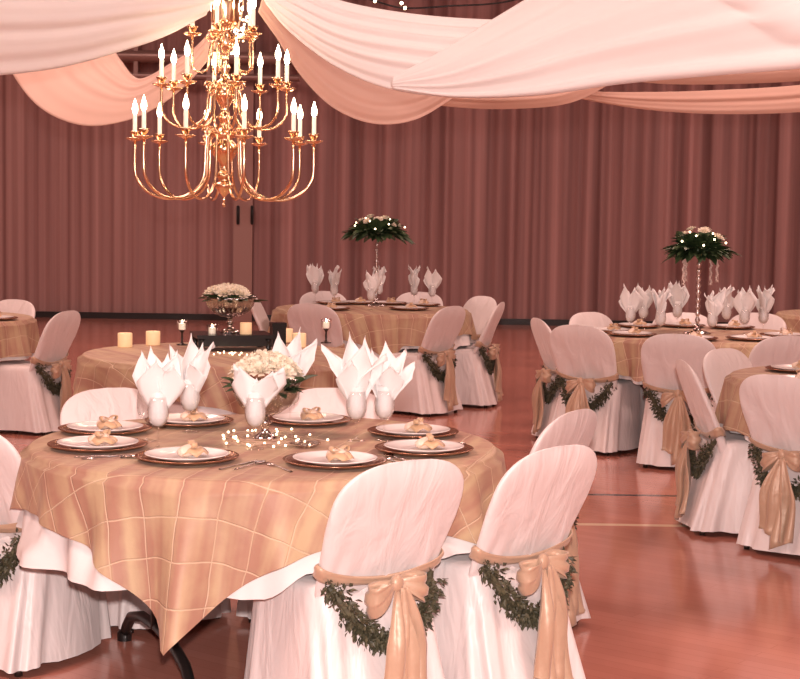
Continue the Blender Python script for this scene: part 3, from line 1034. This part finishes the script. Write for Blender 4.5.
q = on(326, 343, TOPZ); VD.put((q.x, q.y, TOPZ), 0, 'dark stemmed candle holder with lit candle, alone at right', 'candle holder', 'votive holders on the second table')

# strings of tiny lights lying around the centrepieces
BULB = MB().sphere((0, 0, .005), .0042, 8, 6).mesh('bulb', M['fairy'])
def light_string(c, r0, r1, n, label, seed, z=TOPZ, ysc=1.0):
    rr = random.Random(seed)
    root = empty('light_string', (c[0], c[1], z))
    pts = []
    for k in range(n):
        a = k * 2.39996 * .62 + rr.uniform(-.3, .3); q = rr.uniform(r0, r1)
        pts.append((q * cos(a), q * sin(a) * ysc, .003))
    fine = []
    for i in range(len(pts) - 1):
        A, B = Vector(pts[i]), Vector(pts[i + 1])
        for s in range(4):
            t = s / 4; fine.append(A.lerp(B, t) + Vector((0, 0, .006 * sin(pi * t))))
    fine.append(Vector(pts[-1]))
    MB().tube(fine, .0012, 5).build('wire', M['wire'], root)
    for q in pts:
        o = bpy.data.objects.new('bulb', BULB); COL.objects.link(o); o.parent = root; o.location = q
    return tag(root, label, 'string lights')
light_string((b1.location.x, b1.location.y), .07, .27, 34, 'tiny warm lights scattered around the nearest flower bowl foot', 1)
light_string((b2.location.x + .05, b2.location.y - .36), .02, .22, 24, 'tiny warm lights lying before the black tray', 2, ysc=.5)

# low silver dish behind the lights
q = on(305, 447, TOPZ)
MBd = MB().lathe([(.0001, .002), (.035, 0), (.05, .008), (.058, .014), (.056, .016), (.045, .009), (.0001, .006)], 32)
d = MBd.build('glass_dish', M['crystal']); d.location = (q.x, q.y, TOPZ)
tag(d, 'small clear glass dish right of the nearest flower bowl foot', 'dish')

# tall centrepieces on the two far tables
def tall_stand(loc, H, label, metal):
    r = empty('centerpiece_stand', loc)
    MB().lathe([(.0001, 0), (.10, 0), (.10, .008), (.075, .018), (.03, .03), (.018, .05), (.024, .07)], 32).build('base', metal, r)
    prof = [(.016, .06)]
    k = 0; z = .08
    while z < H - .05:
        prof += [(.010, z), (.021, z + .02), (.010, z + .04)]; z += .05
    prof += [(.012, H - .02), (.02, H)]
    MB().lathe(prof, 20).build('stem', metal, r)
    MB().lathe([(.02, H - .005), (.10, H), (.15, H + .012), (.152, H + .018), (.10, H + .008), (.0001, H + .006)], 32).build('dish', M['crystal'], r)
    return tag(r, label, 'stand')
def big_arrangement(loc, rad, label, seed, lights=True, nrose=12, hang=False):
    f = empty('flower_arrangement', loc)
    MB().lathe([(.001, 0), (.10, .005), (.14, .03), (.10, .07), (.001, .09)], 20).build('moss', M['green'], f)
    (lambda m_, e: m_.add([(x, y, z + .03) for x, y, z in e.v], e.f))(leaf_cluster(seed, 260, rad * .66, -.1, .7, .05, .19, .20, .35), leaf_cluster(seed + 1, 220, rad * .45, .4, 3.0, .06, .19, .20, .3)).build('foliage', M['green'], f)
    rr = random.Random(seed)
    for k in range(nrose):
        a = k * 2.4; q = rad * .62 * sqrt((k + .5) / nrose)
        rose(f, (q * cos(a), q * sin(a), .145 - .13 * (q / rad) ** 2 + (.012 if k < 3 else 0) + rr.uniform(-.01, .04)), q * 4, a, .75 + .35 * rr.random())
    for k in range(14):
        a = k * 2.4 + 1; q = rad * .85 * sqrt((k + 1) / 14)
        o = bpy.data.objects.new('bulb', BULB); COL.objects.link(o); o.parent = f
        o.location = (q * cos(a), q * sin(a), .17 - .16 * (q / rad) ** 2); o.scale = (1.8,) * 3
    return tag(f, label, 'flowers')
q = on(376, 306, TOPZ)
st3 = tall_stand((q.x, q.y, TOPZ), .61, 'tall clear stand in the middle of the far middle table', M['crystal'])
big_arrangement((q.x, q.y, TOPZ + .62), .33, 'wide green and ivory arrangement above the far middle table', 21, nrose=9)
q = on(697, 334, TOPZ)
st4 = tall_stand((q.x, q.y, TOPZ), .56, 'tall silver stand on the far right table', M['silver'])
big_arrangement((q.x, q.y, TOPZ + .57), .245, 'green and white arrangement above the far right table', 33, nrose=7)
GP = 'pearl strands hanging from the far right stand'
for k, (dx, dy, n, lb) in enumerate([(-.115, -.03, 9, 'hanging pearl strand, outermost left of the silver stand'), (-.085, .05, 8, 'hanging pearl strand, inner left of the silver stand'),
                                     (.125, -.03, 8, 'hanging pearl strand, outermost right of the silver stand'), (.095, .05, 9, 'hanging pearl strand, inner right of the silver stand')]):
    mb = MB()
    for i in range(n * 2):
        mb.sphere((.006 * sin(i * 1.3), .006 * cos(i * 1.7), -.012 * i), .0085, 8, 6)
    for i in range(3):
        mb.tube([(0, 0, 0), (.012 * (i - 1), 0, -.012 * n * 2)], .0015, 5)
    o = mb.build('pearl_strand', M['pearl']); o.location = (q.x + dx, q.y + dy, TOPZ + .565)
    tag(o, lb, 'pearls', GP)

# ------------------------------------------------------------------ chandelier
CH = at(224, 203, 9.5)
CHX, CHY, CHB = CH.x, CH.y, CH.z
ch = empty('chandelier', (CHX, CHY, CHB))
col = [(.0001, 0), (.006, .004), (.010, .02), (.006, .03), (.016, .045), (.03, .06), (.052, .085), (.06, .10), (.055, .115), (.03, .125), (.022, .14), (.045, .15), (.050, .165), (.03, .18), (.02, .20), (.026, .23),
       (.055, .26), (.080, .30), (.085, .325), (.06, .355), (.04, .375), (.075, .39), (.080, .405), (.045, .42), (.025, .45), (.03, .48), (.05, .50), (.03, .52), (.022, .55), (.04, .585), (.065, .62), (.07, .645), (.05, .67), (.075, .685), (.07, .70),
       (.03, .72), (.022, .76), (.036, .79), (.022, .82), (.02, .87), (.04, .90), (.06, .93), (.045, .96), (.05, .975), (.03, 1.0), (.07, 1.03), (.085, 1.06), (.08, 1.15), (.086, 1.20), (.05, 1.235), (.03, 1.25), (.008, 1.28)]
MB().lathe(col, 32).build('column', M['brass'], ch)
fin = MB().sphere((0, 0, -.012), .012, 10, 8).build('finial', M['brass'], ch)
# chain up to the roof
mb = MB()
z = 1.28
while CHB + z < 6.45:
    k = int(z / .055)
    c = Vector((0, 0, z + .03))
    ring = []
    for i in range(13):
        a = 2 * pi * i / 12
        x_, z_ = .016 * cos(a), .034 * sin(a)
        ring.append(c + (Vector((x_, 0, z_)) if k % 2 else Vector((0, x_, z_))))
    mb.tube(ring, .004, 5, cap=False); z += .055
mb.build('chain', M['brass'], ch)
MB().lathe([(.0001, 6.5 - CHB), (.10, 6.5 - CHB), (.10, 6.47 - CHB), (.05, 6.43 - CHB), (.0001, 6.42 - CHB)], 24).build('canopy', M['brass'], ch)

def bez(p, n=10):
    out = []
    P = [Vector(q) for q in p]
    P = [P[0] * 2 - P[1]] + P + [P[-1] * 2 - P[-2]]
    for i in range(1, len(P) - 2):
        for s in range(n):
            t = s / n
            a, b, c, d = P[i - 1], P[i], P[i + 1], P[i + 2]
            out.append(.5 * ((2 * b) + (-a + c) * t + (2 * a - 5 * b + 4 * c - d) * t * t + (-a + 3 * b - 3 * c + d) * t ** 3))
    out.append(P[-2])
    return out
PAN = MB().lathe([(.0001, -.004), (.012, -.004), (.030, .002), (.050, .010), (.056, .016), (.052, .018), (.03, .010), (.0001, .008)], 22).mesh('drip_pan', M['brass'])
CUP = MB().lathe([(.008, .006), (.010, .02), (.018, .03), (.028, .045), (.034, .055), (.030, .057), (.016, .045), (.0001, .044)], 16).mesh('candle_cup', M['brass'])
SLV = MB().lathe([(.0001, .04), (.0125, .04), (.0125, .155), (.010, .158), (.0001, .158)], 12).mesh('candle_sleeve', M['candle'], sharp=40)
FLM = MB().lathe([(.005, .155), (.014, .168), (.0165, .186), (.014, .206), (.007, .224), (.0015, .246)], 10).mesh('flame_bulb', M['flame'])
def tier(n, phase, Rr, zpan, zlow, r_hub, zhub, rlow, th):
    ri = r_hub + .06; rm = (ri + Rr) / 2; hw = (Rr - ri) / 2
    zc = zlow + hw * .86
    path = [(r_hub - .01, 0, zhub), (r_hub + .03, 0, zhub + .012), (ri - .008, 0, zhub - .03)]
    path += [(rm - hw * cos(q), 0, zc - hw * .86 * sin(q)) for q in [pi * i / 8 for i in range(9)]]
    path += [(Rr, 0, zpan)]
    path = bez(path, 4)
    me = MB().tube(path, th, 8)
    # small scroll near the hub
    scr = [(r_hub + .05 + .026 * cos(a) * (1 - a / 12), 0, zhub + .02 + .03 * sin(a) * (1 - a / 12)) for a in [i * .45 for i in range(16)]]
    me.tube(scr, th * .7, 6)
    me = me.mesh('arm', M['brass'])
    for k in range(n):
        a = phase + 2 * pi * k / n
        o = bpy.data.objects.new('arm', me); COL.objects.link(o); o.parent = ch; o.rotation_euler = (0, 0, a)
        for nm, m_ in (('drip_pan', PAN), ('candle_cup', CUP), ('candle_sleeve', SLV), ('flame_bulb', FLM)):
            c = bpy.data.objects.new(nm, m_); COL.objects.link(c); c.parent = o; c.location = (Rr, 0, zpan)
zb = CHB
tier(10, radians(18.3) + pi / 2, .525, .355, .02, .055, .40, .32, .0085)
tier(8, radians(16.3) + pi / 2, .37, .665, .435, .045, .66, .23, .0075)
tier(5, radians(28) + pi / 2, .19, .965, .76, .035, .93, .115, .0065)
tag(ch, 'brass three tier chandelier with lit candle bulbs above the second table', 'chandelier')
LAMPS = Kind(make_lamp)
for i, (x, y, lb) in enumerate([(-4, 3.5, 'front left'), (4, 3.5, 'front right'), (-4, 11, 'middle left'), (4, 11, 'middle right'), (-4, 18, 'rear left'), (4, 18, 'rear right')]):
    LAMPS.put((x, y, 6.41), 0, 'square ceiling lamp, %s of the hall ceiling' % lb, 'ceiling lamp', 'hall ceiling lamps')

# glittering strand of lights beside the chandelier top
gp = [at(246, -60, 9.75), at(243, 5, 9.75), at(238, 28, 9.75), at(232, 52, 9.72)]
gs = empty('light_garland', gp[1])
rel = [q - gp[1] for q in gp]
MB().tube(bez(rel, 6), .004, 6).build('wire', M['wire'], gs)
pts = bez(rel, 20)
rg = random.Random(4)
CRY = MB().sphere((0, 0, 0), .010, 6, 4).mesh('bulb', M['fairy'])
for k in range(60):
    q = pts[min(len(pts) - 1, 16 + int(k * .75))]
    o = bpy.data.objects.new('bulb', CRY); COL.objects.link(o); o.parent = gs
    o.location = q + Vector((rg.uniform(-.045, .045), rg.uniform(-.03, .03), rg.uniform(-.03, .03))); o.scale = (rg.uniform(.5, 1),) * 3
tag(gs, 'glittering strand of tiny lights hanging beside the chandelier top', 'string lights')

# ------------------------------------------------------------------ draped fabric
def interp(keys, t):
    """Catmull-Rom through key points, t in 0..1"""
    n = len(keys) - 1
    x = t * n; i = min(int(x), n - 1); s = x - i
    P = lambda k: keys[k] if 0 <= k <= n else (keys[0] * 2 - keys[1] if k < 0 else keys[n] * 2 - keys[n - 1])
    a, b, c, d = P(i - 1), P(i), P(i + 1), P(i + 2)
    return .5 * ((2 * b) + (-a + c) * s + (2 * a - 5 * b + 4 * c - d) * s * s + (-a + 3 * b - 3 * c + d) * s ** 3)

def drape(stations, label, material, folds=6, amp=.05, belly=.15, seed=0, nu=150, nv=48):
    """stations: (upper pixel, lower pixel, depth upper, depth lower) -> a sheet hung between two edges"""
    rr = random.Random(seed); ph = [rr.uniform(0, 6.28) for _ in range(4)]
    up = [at(u[0], u[1], du) for u, l, du, dl in stations]
    lo = [at(l[0], l[1], dl) for u, l, du, dl in stations]
    c0 = sum(up, Vector()) / len(up)
    rows = []
    for i in range(nu + 1):
        t = i / nu
        A, B = interp(up, t), interp(lo, t)
        wd = (B - A).length
        ax = (interp(lo, min(1, t + .01)) - interp(lo, max(0, t - .01))).normalized()
        nrm = ax.cross((B - A).normalized()).normalized()
        if nrm.y > 0: nrm = -nrm
        row = []
        for j in range(nv + 1):
            v = j / nv
            k = min(1, wd / .5) * (.55 + .45 * sin(3.1 * v + ph[3]))
            off = nrm * (belly * wd * sin(pi * v) + amp * k * (sin(2 * pi * folds * v + ph[0] + 1.2 * sin(3 * t + ph[2])) + .5 * sin(2 * pi * folds * 1.9 * v + ph[1] + 2 * t)))
            row.append(A.lerp(B, v) + off - c0)
        rows.append(row)
    o = MB().grid(rows).build('ceiling_drape', material, solid=.004)
    o.location = c0
    return tag(o, label, 'drape', 'fabric swags gathered above the chandelier')

# rear left swag
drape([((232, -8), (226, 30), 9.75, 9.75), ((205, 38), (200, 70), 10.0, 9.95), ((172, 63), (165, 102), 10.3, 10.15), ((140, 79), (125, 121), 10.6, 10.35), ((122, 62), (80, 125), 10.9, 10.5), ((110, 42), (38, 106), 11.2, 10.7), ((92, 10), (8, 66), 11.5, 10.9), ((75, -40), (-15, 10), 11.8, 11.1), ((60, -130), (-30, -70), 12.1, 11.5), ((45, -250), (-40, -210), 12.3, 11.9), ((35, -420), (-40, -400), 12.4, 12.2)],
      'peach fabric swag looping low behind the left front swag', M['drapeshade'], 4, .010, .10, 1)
# front left swag
drape([((218, -30), (206, 15), 9.3, 9.3), ((165, -50), (163, 37), 9.0, 9.05), ((115, -62), (118, 52), 8.6, 8.7), ((60, -70), (62, 67), 8.2, 8.3), ((0, -78), (0, 75), 7.7, 7.8), ((-60, -85), (-60, 76), 7.2, 7.3), ((-150, -100), (-150, 70), 6.8, 6.9), ((-420, -160), (-420, 20), 6.2, 6.3), ((-1100, -260), (-1100, -110), 6.0, 6.0), ((-2480, -330), (-2480, -250), 6.0, 6.0)],
      'pale fabric swag sweeping out to the upper left picture corner', M['drape'], 5, .013, .14, 2)
# rear right swag
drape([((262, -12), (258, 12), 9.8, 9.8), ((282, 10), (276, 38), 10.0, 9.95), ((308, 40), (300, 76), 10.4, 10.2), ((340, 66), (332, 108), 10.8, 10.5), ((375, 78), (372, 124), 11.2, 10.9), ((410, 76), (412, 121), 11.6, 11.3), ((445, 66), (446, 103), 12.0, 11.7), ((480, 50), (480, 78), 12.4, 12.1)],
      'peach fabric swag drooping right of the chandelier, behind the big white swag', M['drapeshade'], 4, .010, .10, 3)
# far right swag
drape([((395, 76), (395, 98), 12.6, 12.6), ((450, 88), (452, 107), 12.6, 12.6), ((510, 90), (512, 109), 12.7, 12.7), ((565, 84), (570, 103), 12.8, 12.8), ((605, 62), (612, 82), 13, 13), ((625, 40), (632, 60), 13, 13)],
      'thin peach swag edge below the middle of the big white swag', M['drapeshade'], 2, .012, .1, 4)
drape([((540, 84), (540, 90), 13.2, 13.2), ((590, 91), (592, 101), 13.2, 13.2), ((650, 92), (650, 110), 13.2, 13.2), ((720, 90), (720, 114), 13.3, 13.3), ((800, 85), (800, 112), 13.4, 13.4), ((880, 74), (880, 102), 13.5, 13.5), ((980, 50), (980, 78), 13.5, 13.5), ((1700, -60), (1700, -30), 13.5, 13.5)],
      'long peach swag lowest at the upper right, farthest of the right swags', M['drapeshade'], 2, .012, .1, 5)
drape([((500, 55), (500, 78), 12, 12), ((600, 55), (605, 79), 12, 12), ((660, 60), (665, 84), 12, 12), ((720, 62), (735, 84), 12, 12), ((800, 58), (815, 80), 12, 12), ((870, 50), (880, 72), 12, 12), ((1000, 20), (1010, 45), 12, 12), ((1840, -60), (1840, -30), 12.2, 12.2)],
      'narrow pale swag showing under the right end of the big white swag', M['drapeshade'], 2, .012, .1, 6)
# big front right swag
drape([((268, -20), (266, 4), 9.3, 9.3), ((300, -14), (290, 32), 9.0, 9.0), ((345, 2), (335, 66), 8.7, 8.6), ((400, 13), (390, 89), 8.4, 8.2), ((460, 19), (460, 98), 8.1, 7.9), ((520, 20), (540, 95), 7.8, 7.6), ((590, 12), (620, 80), 7.5, 7.3), ((660, -5), (700, 56), 7.2, 7.0), ((740, -30), (790, 25), 7.0, 6.8), ((900, -90), (960, -40), 6.9, 6.7), ((1500, -240), (1560, -180), 6.9, 6.8), ((2900, -330), (2900, -270), 7, 7)],
      'large white swag sweeping right from the chandelier', M['drape'], 6, .011, .16, 7)
drape([((392, 78), (392, 88), 7.7, 7.7), ((440, 52), (455, 97), 7.5, 7.4), ((492, 20), (535, 96), 7.35, 7.0), ((545, -12), (625, 84), 7.2, 6.6), ((600, -45), (715, 76), 7.0, 6.2), ((650, -70), (810, 68), 6.8, 5.8), ((700, -90), (920, 56), 6.6, 5.4), ((860, -130), (1120, 20), 6.4, 5.2), ((1400, -220), (1500, -90), 6.2, 5.4), ((3250, -330), (3250, -240), 6, 6)],
      'broad white swag nearest the camera, filling the upper right corner', M['drape'], 5, .015, .12, 8)

# thin lit wire at the top right of the chandelier
wp = [at(330, -14, 14), at(375, 1, 14), at(405, 8, 14), at(450, 6, 14), at(505, 2, 14), at(560, -14, 14)]
ws = empty('light_wire', wp[2]); rel = [q - wp[2] for q in wp]
MB().tube(bez(rel, 8), .008, 6).build('wire', M['black'], ws)
for k, q in enumerate((rel[1], rel[2], rel[2] + Vector((-.03, 0, .04)))):
    o = bpy.data.objects.new('bulb', CRY); COL.objects.link(o); o.parent = ws; o.location = q; o.scale = (1.6,) * 3
tag(ws, 'dark wire with small lights crossing the gap above the white swags', 'wire')
